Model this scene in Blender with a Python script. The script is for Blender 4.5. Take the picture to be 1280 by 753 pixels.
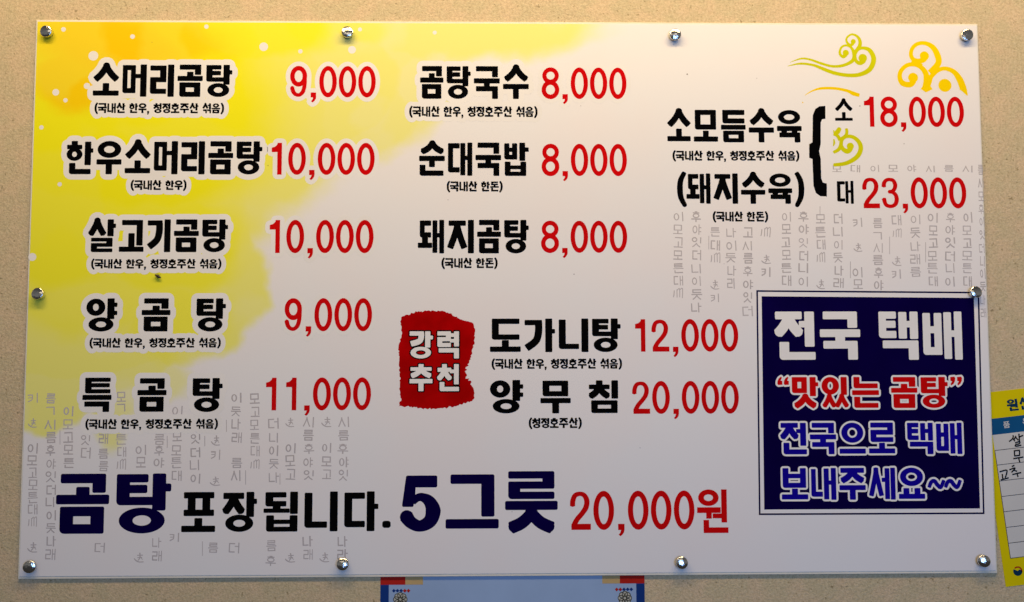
import bpy, math, random
from mathutils import Vector, Matrix, Euler
from mathutils.geometry import delaunay_2d_cdt

random.seed(7)
S = bpy.context.scene
for o in list(bpy.data.objects):
    bpy.data.objects.remove(o)
COL = S.collection

# ------------------------------------------------------------------ camera
cam_d = bpy.data.cameras.new('camera')
cam_d.sensor_fit = 'HORIZONTAL'; cam_d.sensor_width = 36.0; cam_d.lens = 28.125
cam_d.clip_start = 0.01; cam_d.clip_end = 100
cam = bpy.data.objects.new('camera', cam_d); COL.objects.link(cam)
CAM_LOC = Vector((-0.01828, -1.24619, -0.08519))
CAM_ROT = Euler((1.62813, 0.00182, -0.01509), 'XYZ')
cam.location = CAM_LOC; cam.rotation_euler = CAM_ROT
S.camera = cam

# ------------------------------------------------------------------ world, lamps, exposure
S.cycles.use_adaptive_sampling = False; S.cycles.caustics_reflective = False; S.cycles.caustics_refractive = False
S.view_settings.view_transform = 'Standard'; S.view_settings.look = 'None'
S.view_settings.exposure = 0.0; S.view_settings.gamma = 1.0
w = bpy.data.worlds.new('World'); S.world = w; w.use_nodes = True
nt = w.node_tree; bg = nt.nodes['Background']            # dim room: dark floor, slightly warmer upper half
wt = nt.nodes.new('ShaderNodeTexCoord'); ws = nt.nodes.new('ShaderNodeSeparateXYZ'); wr = nt.nodes.new('ShaderNodeValToRGB')
wm = nt.nodes.new('ShaderNodeMapRange'); wm.inputs['From Min'].default_value = -1; wm.inputs['From Max'].default_value = 1
nt.links.new(wt.outputs['Generated'], ws.inputs[0]); nt.links.new(ws.outputs['Z'], wm.inputs['Value']); nt.links.new(wm.outputs['Result'], wr.inputs['Fac'])
e = wr.color_ramp.elements; e[0].position = 0.25; e[0].color = (0.030, 0.027, 0.025, 1); e[1].position = 0.80; e[1].color = (0.06, 0.058, 0.055, 1)
k = e.new(0.47); k.color = (0.04, 0.039, 0.04, 1); k = e.new(0.53); k.color = (0.17, 0.165, 0.16, 1)
nt.links.new(wr.outputs['Color'], bg.inputs['Color']); bg.inputs['Strength'].default_value = 1.0

def area(name, loc, target, sx, sy, power, col):
    d = bpy.data.lights.new(name, 'AREA'); d.shape = 'RECTANGLE'; d.size = sx; d.size_y = sy
    d.energy = power; d.color = col
    o = bpy.data.objects.new(name, d); COL.objects.link(o); o.location = loc
    o.rotation_euler = (Vector(target) - Vector(loc)).to_track_quat('-Z', 'Y').to_euler()
    return o
area('ceiling_lamp', (0.02, -0.62, 1.12), (0.02, 0.0, 0.25), 2.3, 0.16, 28.8, (1.0, 0.725, 0.365))
area('window_light', (0.9, -3.2, -0.05), (0.0, 0.0, -0.1), 1.5, 1.3, 36.0, (0.31, 0.55, 1.05))

area('tube_lamp', (-0.2, -3.0, 1.25), (0.0, 0.0, 0.0), 3.4, 0.22, 4.5, (1.0, 0.86, 0.66))

# ------------------------------------------------------------------ helpers
ROT = CAM_ROT.to_matrix()
def at(px, py, Y=0.0):
    """point of the plane y = Y that a place measured on the 1280 x 753 photograph belongs to"""
    d = ROT @ Vector(((px - 640) / 1000.0, (376.5 - py) / 1000.0, -1.0))
    t = (Y - CAM_LOC.y) / d.y
    return CAM_LOC + d * t

def link(name, verts, faces, mat, parent=None, smooth=False):
    me = bpy.data.meshes.new(name); me.from_pydata(verts, [], faces); me.update()
    if mat: me.materials.append(mat)
    if smooth:
        for p in me.polygons: p.use_smooth = True
    o = bpy.data.objects.new(name, me); COL.objects.link(o)
    if parent: o.parent = parent
    return o

def thing(name, label, cat, loc=(0, 0, 0), rot=(0, 0, 0), group=None):
    o = bpy.data.objects.new(name, None); COL.objects.link(o)
    o.empty_display_size = 0.05
    o.location = loc; o.rotation_euler = rot
    o['label'] = label; o['category'] = cat
    if group: o['group'] = group
    return o

def box_data(x0, x1, y0, y1, z0, z1, b=0.0):
    if b <= 0:
        v = [(x, y, z) for x in (x0, x1) for y in (y0, y1) for z in (z0, z1)]
        f = [(0, 1, 3, 2), (4, 6, 7, 5), (0, 4, 5, 1), (2, 3, 7, 6), (0, 2, 6, 4), (1, 5, 7, 3)]
        return v, f
    # front (small y) edges chamfered by b
    loops = [(x0 + b, x1 - b, z0 + b, z1 - b, y0), (x0, x1, z0, z1, y0 + b), (x0, x1, z0, z1, y1)]
    v = []
    for a, c, e, g, y in loops: v += [(a, y, e), (c, y, e), (c, y, g), (a, y, g)]
    f = [(0, 1, 2, 3)]
    for l in range(2):
        for i in range(4):
            j = (i + 1) % 4
            f.append((l * 4 + j, l * 4 + i, l * 4 + 4 + i, l * 4 + 4 + j))
    f.append((11, 10, 9, 8))
    return v, f

# ------------------------------------------------------------------ materials
def mat(name, col, rough=0.5, metal=0.0, spec=0.5):
    m = bpy.data.materials.new(name); m.use_nodes = True
    b = m.node_tree.nodes['Principled BSDF']
    b.inputs['Base Color'].default_value = (*col, 1); b.inputs['Roughness'].default_value = rough
    b.inputs['Metallic'].default_value = metal; b.inputs['Specular IOR Level'].default_value = spec
    return m

def N(m, t, **kw):
    n = m.node_tree.nodes.new(t)
    for k, v in kw.items(): setattr(n, k, v)
    return n
def L(m, a, b): m.node_tree.links.new(a, b)

def ink(name, col, rough=0.42, var=0.12):
    """printed colour with the slight unevenness of a digital print"""
    m = mat(name, col, rough, 0, 0.0)
    b = m.node_tree.nodes['Principled BSDF']
    tc = N(m, 'ShaderNodeTexCoord'); no = N(m, 'ShaderNodeTexNoise')
    no.inputs['Scale'].default_value = 14; no.inputs['Detail'].default_value = 5
    L(m, tc.outputs['Object'], no.inputs['Vector'])
    hs = N(m, 'ShaderNodeHueSaturation'); hs.inputs['Color'].default_value = (*col, 1)
    mr = N(m, 'ShaderNodeMapRange'); mr.inputs['To Min'].default_value = 1 - var; mr.inputs['To Max'].default_value = 1 + var
    mr.inputs['From Min'].default_value = 0.3; mr.inputs['From Max'].default_value = 0.7
    L(m, no.outputs['Fac'], mr.inputs['Value']); L(m, mr.outputs['Result'], hs.inputs['Value'])
    L(m, hs.outputs['Color'], b.inputs['Base Color'])
    return m

WHITE = (0.78, 0.775, 0.77)
M_white = ink('printed_white', WHITE, 0.42, 0.035)
M_black = ink('black_ink', (0.002, 0.002, 0.0025), 0.42, 0.2)
M_navy = ink('navy_ink', (0.003, 0.0006, 0.043), 0.40, 0.15)
M_blue = ink('royal_blue_ink', (0.006, 0.002, 0.27), 0.40, 0.1)
M_red = ink('red_ink', (0.56, 0.003, 0.004), 0.42, 0.08)
M_grey = ink('faint_grey_ink', (0.46, 0.435, 0.45), 0.42, 0.08)
M_lime = ink('lime_ink', (0.57, 0.58, 0.005), 0.42, 0.06)
M_gold = ink('gold_ink', (0.86, 0.62, 0.002), 0.42, 0.06)
M_core = ink('foam_board', (0.74, 0.71, 0.62), 0.55, 0.05)
M_dirt = mat('dirt', (0.10, 0.07, 0.05), 0.8)

def wall_material():
    m = mat('speckled_wallpaper', (0.4, 0.34, 0.26), 0.75, 0, 0.2)
    b = m.node_tree.nodes['Principled BSDF']
    tc = N(m, 'ShaderNodeTexCoord')
    def noise(scale, det, rough=0.6):
        n = N(m, 'ShaderNodeTexNoise'); n.inputs['Scale'].default_value = scale
        n.inputs['Detail'].default_value = det; n.inputs['Roughness'].default_value = rough
        L(m, tc.outputs['Object'], n.inputs['Vector']); return n
    n1 = noise(250, 3, 0.75); n2 = noise(30, 4); n3 = noise(420, 1); n4 = noise(150, 2)
    cr = N(m, 'ShaderNodeValToRGB')
    e = cr.color_ramp.elements
    e[0].position = 0.30; e[0].color = (0.435, 0.350, 0.222, 1)
    e[1].position = 0.72; e[1].color = (0.66, 0.55, 0.375, 1)
    k = e.new(0.5); k.color = (0.56, 0.46, 0.298, 1)
    L(m, n1.outputs['Fac'], cr.inputs['Fac'])
    cr2 = N(m, 'ShaderNodeValToRGB'); e = cr2.color_ramp.elements
    e[0].position = 0.4; e[0].color = (0.95, 0.97, 0.93, 1); e[1].position = 0.62; e[1].color = (1.06, 1.01, 1.0, 1)
    L(m, n2.outputs['Fac'], cr2.inputs['Fac'])
    mx = N(m, 'ShaderNodeMix', data_type='RGBA', blend_type='MULTIPLY'); mx.inputs['Factor'].default_value = 1
    L(m, cr.outputs['Color'], mx.inputs['A']); L(m, cr2.outputs['Color'], mx.inputs['B'])
    # sparse dark flecks
    mr = N(m, 'ShaderNodeMapRange'); mr.inputs['From Min'].default_value = 0.26; mr.inputs['From Max'].default_value = 0.34
    L(m, n4.outputs['Fac'], mr.inputs['Value'])
    mx2 = N(m, 'ShaderNodeMix', data_type='RGBA'); mx2.inputs['A'].default_value = (0.30, 0.235, 0.13, 1)
    L(m, mr.outputs['Result'], mx2.inputs['Factor']); L(m, mx.outputs['Result'], mx2.inputs['B'])
    L(m, mx2.outputs['Result'], b.inputs['Base Color'])
    bp = N(m, 'ShaderNodeBump'); bp.inputs['Strength'].default_value = 0.35; bp.inputs['Distance'].default_value = 0.0015
    ad = N(m, 'ShaderNodeMath', operation='ADD'); L(m, n1.outputs['Fac'], ad.inputs[0]); L(m, n3.outputs['Fac'], ad.inputs[1])
    L(m, ad.outputs[0], bp.inputs['Height']); L(m, bp.outputs['Normal'], b.inputs['Normal'])
    return m

def film_material():
    """white print with a watercolour wash of pale yellow, yellow and orange in its upper left"""
    m = mat('watercolour_print', WHITE, 0.42, 0, 0.08)
    b = m.node_tree.nodes['Principled BSDF']
    tc = N(m, 'ShaderNodeTexCoord')
    n = N(m, 'ShaderNodeTexNoise'); n.inputs['Scale'].default_value = 9; n.inputs['Detail'].default_value = 4
    n.inputs['Roughness'].default_value = 0.5
    L(m, tc.outputs['Object'], n.inputs['Vector'])
    sub = N(m, 'ShaderNodeVectorMath', operation='SUBTRACT'); sub.inputs[1].default_value = (0.5, 0.5, 0.5)
    L(m, n.outputs['Color'], sub.inputs[0])
    mul = N(m, 'ShaderNodeVectorMath', operation='SCALE'); mul.inputs['Scale'].default_value = 0.085
    L(m, sub.outputs[0], mul.inputs[0])
    add = N(m, 'ShaderNodeVectorMath', operation='ADD')
    L(m, tc.outputs['Object'], add.inputs[0]); L(m, mul.outputs[0], add.inputs[1])
    def layer(blobs):
        out = None
        for (cx, cy, rx, ry, soft, amt) in blobs:
            p = at(cx, cy); s = 0.00124
            mp = N(m, 'ShaderNodeMapping', vector_type='TEXTURE')
            mp.inputs['Location'].default_value = (p.x, 0, p.z)
            mp.inputs['Scale'].default_value = (rx * s, 5.0, ry * s)
            L(m, add.outputs[0], mp.inputs['Vector'])
            ln = N(m, 'ShaderNodeVectorMath', operation='LENGTH'); L(m, mp.outputs[0], ln.inputs[0])
            mr = N(m, 'ShaderNodeMapRange', interpolation_type='SMOOTHSTEP')
            mr.inputs['From Min'].default_value = 1 + soft; mr.inputs['From Max'].default_value = 1 - soft
            mr.inputs['To Min'].default_value = 0; mr.inputs['To Max'].default_value = amt
            L(m, ln.outputs['Value'], mr.inputs['Value'])
            if out is None: out = mr.outputs['Result']
            else:
                mm = N(m, 'ShaderNodeMath', operation='MAXIMUM')
                L(m, out, mm.inputs[0]); L(m, mr.outputs['Result'], mm.inputs[1]); out = mm.outputs[0]
        return out
    pale = layer([(170, 150, 260, 190, 0.10, 1), (90, 330, 190, 150, 0.08, 1), (240, 350, 95, 105, 0.07, 1),
                  (120, 440, 95, 60, 0.15, 0.9), (55, 500, 55, 45, 0.12, .9), (170, 470, 60, 40, .2, .6), (140, 520, 26, 40, .3, .7),
                  (400, 100, 110, 100, 0.15, 0.95), (440, 150, 85, 62, 0.15, 0.85), (490, 110, 70, 75, .2, .7), (580, 25, 170, 55, 0.22, 0.9),
                  (620, 40, 130, 34, 0.3, 0.7), (470, 60, 60, 40, 0.3, 0.8), (300, 240, 70, 60, .2, .9)])
    mid = layer([(150, 140, 215, 150, 0.22, 1), (80, 270, 115, 100, 0.25, .92), (200, 300, 110, 70, 0.25, 0.9),
                 (330, 40, 95, 48, 0.25, 0.95), (110, 375, 110, 45, 0.35, 0.65), (220, 395, 70, 45, .35, .75), (430, 30, 60, 22, .3, .5)])
    deep = layer([(140, 55, 95, 52, 0.45, .95), (95, 100, 55, 42, 0.3, 0.85), (205, 45, 75, 30, 0.5, 0.7), (70, 50, 35, 35, .6, .35), (260, 60, 40, 26, .5, .25)])
    vg = N(m, 'ShaderNodeTexNoise'); vg.inputs['Scale'].default_value = 5; vg.inputs['Detail'].default_value = 3
    L(m, tc.outputs['Object'], vg.inputs['Vector'])
    tint = N(m, 'ShaderNodeMix', data_type='RGBA')
    tint.inputs['A'].default_value = (0.775, 0.775, 0.79, 1); tint.inputs['B'].default_value = (0.79, 0.765, 0.77, 1)
    tr = N(m, 'ShaderNodeMapRange'); tr.inputs['From Min'].default_value = 0.4; tr.inputs['From Max'].default_value = 0.6
    L(m, vg.outputs['Fac'], tr.inputs['Value']); L(m, tr.outputs['Result'], tint.inputs['Factor'])
    cur = tint.outputs['Result']
    for fac, c in ((pale, (0.79, 0.775, 0.25)), (mid, (0.83, 0.805, 0.010)), (deep, (0.86, 0.56, 0.001))):
        mx = N(m, 'ShaderNodeMix', data_type='RGBA'); mx.inputs['B'].default_value = (*c, 1)
        L(m, fac, mx.inputs['Factor']); L(m, cur, mx.inputs['A']); cur = mx.outputs['Result']
    # soft overlapping rings left by the wet brush
    vo = N(m, 'ShaderNodeTexVoronoi', feature='SMOOTH_F1'); vo.inputs['Scale'].default_value = 8.5; vo.inputs['Smoothness'].default_value = 0.35
    L(m, add.outputs[0], vo.inputs['Vector'])
    vr = N(m, 'ShaderNodeMapRange', interpolation_type='SMOOTHSTEP'); vr.inputs['From Min'].default_value = 0.34; vr.inputs['From Max'].default_value = 0.48
    vr.inputs['To Min'].default_value = 0.0; vr.inputs['To Max'].default_value = 0.32
    L(m, vo.outputs['Distance'], vr.inputs['Value'])
    vf = N(m, 'ShaderNodeMath', operation='MULTIPLY'); L(m, vr.outputs['Result'], vf.inputs[0]); L(m, pale, vf.inputs[1])
    mx = N(m, 'ShaderNodeMix', data_type='RGBA'); mx.inputs['B'].default_value = (0.80, 0.78, 0.06, 1)
    L(m, vf.outputs[0], mx.inputs['Factor']); L(m, cur, mx.inputs['A']); cur = mx.outputs['Result']
    L(m, cur, b.inputs['Base Color'])
    return m

def seal_material():
    m = mat('seal_red', (0.4, 0.0, 0.0), 0.42, 0, 0.0)
    b = m.node_tree.nodes['Principled BSDF']
    tc = N(m, 'ShaderNodeTexCoord'); n = N(m, 'ShaderNodeTexNoise'); n.inputs['Scale'].default_value = 30; n.inputs['Detail'].default_value = 5
    L(m, tc.outputs['Object'], n.inputs['Vector'])
    cr = N(m, 'ShaderNodeValToRGB'); e = cr.color_ramp.elements
    e[0].position = .35; e[0].color = (0.33, 0.0008, 0.001, 1); e[1].position = .65; e[1].color = (0.44, 0.001, 0.002, 1)
    L(m, n.outputs['Fac'], cr.inputs['Fac']); L(m, cr.outputs['Color'], b.inputs['Base Color'])
    return m

# ------------------------------------------------------------------ flat printed shapes: pieces -> one joined sheet
def arc_pts(cx, cy, r, a0, a1, n):
    return [(cx + r * math.cos(a0 + (a1 - a0) * i / n), cy + r * math.sin(a0 + (a1 - a0) * i / n)) for i in range(n + 1)]

def rrect(x0, y0, x1, y1, rad):
    """rad = radii at (x0,y0) (x1,y0) (x1,y1) (x0,y1)"""
    m = min(x1 - x0, y1 - y0) / 2 * 0.98
    r = [max(1e-3, min(a, m)) for a in rad]
    P = []
    P += arc_pts(x0 + r[0], y0 + r[0], r[0], math.pi, 1.5 * math.pi, 4)
    P += arc_pts(x1 - r[1], y0 + r[1], r[1], 1.5 * math.pi, 2 * math.pi, 4)
    P += arc_pts(x1 - r[2], y1 - r[2], r[2], 0, 0.5 * math.pi, 4)
    P += arc_pts(x0 + r[3], y1 - r[3], r[3], 0.5 * math.pi, math.pi, 4)
    return P

def catmull(P, Wd, n=7):
    if len(P) < 3: return P, Wd
    out = []; wo = []
    for i in range(len(P) - 1):
        p0 = P[max(i - 1, 0)]; p1 = P[i]; p2 = P[i + 1]; p3 = P[min(i + 2, len(P) - 1)]
        for k in range(n):
            t = k / n
            def c(a, b, cc, d): return 0.5 * (2 * b + (cc - a) * t + (2 * a - 5 * b + 4 * cc - d) * t * t + (3 * b - a - 3 * cc + d) * t ** 3)
            out.append((c(p0[0], p1[0], p2[0], p3[0]), c(p0[1], p1[1], p2[1], p3[1])))
            wo.append(Wd[i] + (Wd[i + 1] - Wd[i]) * t)
    out.append(P[-1]); wo.append(Wd[-1])
    return out, wo

def sweep(P, Wd, smooth, d, r, polys):
    if smooth: P, Wd = catmull(P, Wd)
    n = len(P)
    T = []
    for i in range(n):
        a = P[max(i - 1, 0)]; b = P[min(i + 1, n - 1)]
        l = math.hypot(b[0] - a[0], b[1] - a[1]) or 1e-9
        T.append(((b[0] - a[0]) / l, (b[1] - a[1]) / l))
    st = [(P[i], T[i], Wd[i] / 2 + d) for i in range(n)]
    def ends(i, sgn):
        p, t, hw = st[i]; rr = min(r, hw * 0.6) if d == 0 else min(r + d, hw * 0.95)
        e = d
        a = (p[0] + sgn * t[0] * (e - rr * 0.3), p[1] + sgn * t[1] * (e - rr * 0.3)); c = (p[0] + sgn * t[0] * e, p[1] + sgn * t[1] * e)
        a0 = (p[0] + sgn * t[0] * (e - rr), p[1] + sgn * t[1] * (e - rr))
        return [(a0, t, hw), (a, t, hw - rr * 0.3), (c, t, hw - rr)]
    seq = list(reversed(ends(0, -1))) + st[1:-1] + ends(n - 1, 1)
    L_ = [(p[0] - t[1] * h, p[1] + t[0] * h) for p, t, h in seq]; R_ = [(p[0] + t[1] * h, p[1] - t[0] * h) for p, t, h in seq]
    for i in range(len(seq) - 1):
        polys.append([L_[i], R_[i], R_[i + 1], L_[i + 1]])
    if n > 2:
        for i in range(1, n - 1):
            p, t, hw = st[i]
            if smooth and i % 3: continue
            polys.append(arc_pts(p[0], p[1], hw * (0.995 if smooth else 1.0), 0, 2 * math.pi, 14)[:-1])

def ellipse(cx, cy, rx, ry, n=40):
    return [(cx + rx * math.cos(2 * math.pi * i / n), cy + ry * math.sin(2 * math.pi * i / n)) for i in range(n)]

def expand(prims, fx, fy, sw, d=0.0, r=1.4):
    """prims in glyph units -> polygons in millimetres; fx, fy map x, y; sw scales stroke widths; d = outline growth"""
    polys = []
    for p in prims:
        k = p[0]
        if k == 'R':
            xa, xb = sorted((fx(p[1]), fx(p[3]))); ya, yb = sorted((fy(p[2]), fy(p[4])))
            q = p[5] if len(p) > 5 else (1, 1, 1, 1)     # tl tr br bl, in reading orientation
            rd = [r * q[3] + d, r * q[2] + d, r * q[1] + d, r * q[0] + d]
            polys.append(rrect(xa - d, ya - d, xb + d, yb + d, rd))
        elif k == 'E':
            cx, cy = fx(p[1]), fy(p[2]); sx = abs(fx(1) - fx(0)); sy = abs(fy(1) - fy(0))
            o = ellipse(cx, cy, p[3] * sx + d, p[4] * sy + d); ir, iq = p[5] * sx - d, p[6] * sy - d
            if ir > 0.5 and iq > 0.5:
                i_ = ellipse(cx, cy, ir, iq); n = len(o)
                for a in range(n):
                    b = (a + 1) % n; polys.append([o[a], o[b], i_[b], i_[a]])
            else: polys.append(o)
        elif k == 'S':
            P = [(fx(x), fy(y)) for x, y in p[1]]
            sweep(P, [a * sw for a in p[2]], p[3], d, r, polys)
        elif k == 'G':
            P = [(fx(x), fy(y)) for x, y in p[1]]; polys.append(P)
            if d > 0:
                for a in range(len(P)):
                    b = (a + 1) % len(P); sweep([P[a], P[b]], [0, 0], False, d, d, polys)
    return polys

def sheet(name, polys, mtl, parent, y, clip=None):
    """join overlapping polygons (mm, x right, z up) into one flat sheet at depth y"""
    V = []; F = []
    for P in polys:
        a = sum(P[i][0] * P[(i + 1) % len(P)][1] - P[(i + 1) % len(P)][0] * P[i][1] for i in range(len(P)))
        if abs(a) < 1e-4: continue
        if a < 0: P = P[::-1]
        b = len(V); V += [Vector(q) for q in P]; F.append(list(range(b, b + len(P))))
    vo, eo, fo, ov, oe, of = delaunay_2d_cdt(V, [], F, 0, 1e-4)
    # keep the triangles whose middle lies inside one of the pieces
    G = {}; CELL = 12.0; polys2 = []
    for f_ in F:
        P = [(V[i].x, V[i].y) for i in f_]; k = len(polys2)
        bx0, bx1 = min(p[0] for p in P), max(p[0] for p in P); by0, by1 = min(p[1] for p in P), max(p[1] for p in P)
        polys2.append((P, bx0, bx1, by0, by1))
        for gx in range(int(bx0 // CELL), int(bx1 // CELL) + 1):
            for gy in range(int(by0 // CELL), int(by1 // CELL) + 1): G.setdefault((gx, gy), []).append(k)
    def inside(x, y):
        for k in G.get((int(x // CELL), int(y // CELL)), ()):
            P, bx0, bx1, by0, by1 = polys2[k]
            if x < bx0 or x > bx1 or y < by0 or y > by1: continue
            c = False; j = len(P) - 1
            for i in range(len(P)):
                xi, yi = P[i]; xj, yj = P[j]
                if (yi > y) != (yj > y) and x < (xj - xi) * (y - yi) / (yj - yi) + xi: c = not c
                j = i
            if c: return True
        return False
    fs = []
    for f_ in fo:
        a, b, c = (vo[i] for i in f_)
        if inside((a.x + b.x + c.x) / 3, (a.y + b.y + c.y) / 3): fs.append(f_)
    if clip:
        xm = clip
        vo = [Vector((min(v.x, xm), v.y)) for v in vo]
    used = sorted({i for f in fs for i in f}); idx = {u: i for i, u in enumerate(used)}
    return link(name, [(vo[u].x / 1000, y, vo[u].y / 1000) for u in used], [tuple(idx[i] for i in f) for f in fs], mtl, parent)

# ------------------------------------------------------------------ lettering: jamo strokes in a 100 x 100 cell, y down
def R(x0, y0, x1, y1, q=(1, 1, 1, 1)): return ('R', x0, y0, x1, y1, q)
BL = (1, 1, 1, 3)
def legs(x0, y0, x1, y1, w, flat=True):
    cx = (x0 + x1) / 2; dx = x1 - x0; dy = y1 - y0
    o = []
    for s in (-1, 1):
        ex = cx + s * (dx / 2 - w * 0.30)
        o.append(('S', [(cx + s * w * .02, y0), (cx + s * dx * .04, y0 + dy * .20), (cx + s * dx * .20, y0 + dy * .55), (ex, y1 - w * 0.33)], [w * .95, w * .95, w, w], True))
    return o

def J(c, x0, y0, x1, y1, v, h, tk=None):
    dx, dy = x1 - x0, y1 - y0; cx = (x0 + x1) / 2
    o = []
    if c == 'ㄱ':
        h = min(h, dy * .5); v = min(v, dx * .4)
        o = [R(x0, y0, x1, y0 + h), R(x1 - v, y0, x1, y1)]
    elif c == '/':                                   # curved giyeok
        h = min(h, dy * .3); w = min(v, dx * .42)
        o = [R(x0, y0, x1, y0 + h), ('S', [(x1 - w / 2, y0 + h * .4), (x1 - w * .52, y0 + dy * .40), (x1 - w * .9, y0 + dy * .68), (x0 + w * .25, y1 - w * .34)], [w, w, w, w], True)]
    elif c == 'ㄲ':
        o = J('ㄱ', x0, y0, x0 + dx * .47, y1, v * .75, h) + J('ㄱ', x0 + dx * .53, y0, x1, y1, v * .75, h)
    elif c == 'ㄴ':
        h = min(h, dy * .5); v = min(v, dx * .42)
        o = [R(x0, y0, x0 + v, y1, BL), R(x0, y1 - h, x1, y1, BL)]
    elif c == 'ㄷ':
        h = min(h, dy * .38); v = min(v, dx * .44)
        o = [R(x0, y0, x1, y0 + h), R(x0, y0, x0 + v, y1, BL), R(x0, y1 - h, x1, y1, BL)]
    elif c == 'ㅌ':
        h = min(h, dy * .27); v = min(v, dx * .42)
        ym = (y0 + y1) / 2 - dy * .02
        o = [R(x0, y0, x1, y0 + h), R(x0, y0, x0 + v, y1, BL), R(x0, ym - h / 2, x1 - dx * .03, ym + h / 2), R(x0, y1 - h, x1, y1, BL)]
    elif c == 'ㄹ':
        h = min(h, dy * .265); v = min(v, dx * .40); ym = (y0 + y1) / 2
        o = [R(x0, y0, x1, y0 + h), R(x1 - v, y0, x1, ym + h / 2), R(x0, ym - h / 2, x1, ym + h / 2), R(x0, ym - h / 2, x0 + v, y1, BL), R(x0, y1 - h, x1, y1, BL)]
    elif c == 'ㅁ':
        h = min(h, dy * .36); v = min(v, dx * .38)
        o = [R(x0, y0, x1, y0 + h), R(x0, y0, x0 + v, y1, BL), R(x1 - v, y0, x1, y1), R(x0, y1 - h, x1, y1, BL)]
    elif c == 'ㅂ':
        h = min(h, dy * .30); v = min(v, dx * .40); ym = y0 + dy * .40
        o = [R(x0, y0, x0 + v, y1, BL), R(x1 - v, y0, x1, y1), R(x0, ym - h * .45, x1, ym + h * .45), R(x0, y1 - h, x1, y1, BL)]
    elif c == 'ㅍ':
        h = min(h, dy * .33); v = min(v, dx * .30)
        o = [R(x0, y0, x1, y0 + h), R(x0, y1 - h, x1, y1)]
        for f in (.26, .74): o.append(R(x0 + dx * f - v / 2, y0 + h * .3, x0 + dx * f + v / 2, y1 - h * .3))
    elif c == 'ㅅ': o = legs(x0, y0, x1, y1, min(v * .95, dx * .34))
    elif c == 'ㅆ':
        o = J('ㅅ', x0, y0, x0 + dx * .52, y1, v, h) + J('ㅅ', x0 + dx * .48, y0, x1, y1, v, h)
    elif c == 'ㅈ':
        h = min(h, dy * .34)
        o = [R(x0 + dx * .02, y0, x1 - dx * .02, y0 + h)] + legs(x0, y0 + h * .5, x1, y1, min(v * .95, dx * .34))
    elif c == 'ㅊ':
        h = min(h, dy * .27); w = min(v, dx * .34)
        o = [R(cx - w * .5, y0, cx + w * .5, y0 + h * 1.3), R(x0 + dx * .02, y0 + h * .85, x1 - dx * .02, y0 + h * 1.8)] + legs(x0, y0 + h * 1.2, x1, y1, w * .95)
    elif c == 'ㅎ':
        h = min(h, dy * .24)
        o = [R(cx - dx * .2, y0, cx + dx * .2, y0 + h * 1.2), R(x0 + dx * .02, y0 + h * .8, x1 - dx * .02, y0 + h * 1.75)] + J('ㅇ', x0, y0 + h * 1.45, x1, y1, v * .9, h * .95)
    elif c == 'ㅇ':
        rx, ry = dx / 2, dy / 2; tv = min(v * 1.02, rx * .70); th = min(h, ry * .60)
        o = [('E', cx, (y0 + y1) / 2, rx, ry, rx - tv, ry - th)]
    elif c == 'ㅣ': o = [R(cx - v / 2, y0, cx + v / 2, y1)]
    elif c == 'ㅡ':
        cy = (y0 + y1) / 2; hh = min(h, dy); o = [R(x0, cy - hh / 2, x1, cy + hh / 2)]
    elif c in 'ㅏㅑ':
        v = min(v, dx * .75)
        o = [R(x0, y0, x0 + v, y1)]
        for f in ((tk or .38,) if c == 'ㅏ' else (.31, .70)):
            o.append(R(x0 + v * .6, y0 + dy * f - h * .42, x1, y0 + dy * f + h * .42))
    elif c in 'ㅓㅕ':
        v = min(v, dx * .66)
        o = [R(x1 - v, y0, x1, y1)]
        for f in ((tk or .36,) if c == 'ㅓ' else (.25, .62)):
            o.append(R(x0, y0 + dy * f - h * .42, x1 - v * .6, y0 + dy * f + h * .42))
    elif c == 'ㅐ':
        vs = min(v * .86, dx * .42)
        o = [R(x0, y0 + dy * .015, x0 + vs, y1 - dy * .015), R(x1 - vs, y0, x1, y1), R(x0 + vs * .5, y0 + dy * .46 - h * .42, x1 - vs * .5, y0 + dy * .46 + h * .42)]
    elif c == 'ㅔ':
        vs = min(v * .86, dx * .36)
        o = [R(x0, y0 + dy * .38 - h * .42, x0 + dx * .4, y0 + dy * .38 + h * .42), R(x1 - vs * 2.15, y0 + dy * .015, x1 - vs * 1.15, y1 - dy * .015), R(x1 - vs, y0, x1, y1)]
    elif c in 'ㅗㅛ':
        h = min(h, dy * .55)
        o = [R(x0, y1 - h, x1, y1)]
        for f in ((.5,) if c == 'ㅗ' else (.29, .71)): o.append(R(x0 + dx * f - v / 2, y0, x0 + dx * f + v / 2, y1 - h * .4))
    elif c in 'ㅜㅠ':
        h = min(h, dy * .6)
        o = [R(x0, y0, x1, y0 + h)]
        for f in ((.5,) if c == 'ㅜ' else (.29, .71)): o.append(R(x0 + dx * f - v / 2, y0 + h * .4, x0 + dx * f + v / 2, y1))
    return o

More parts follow.
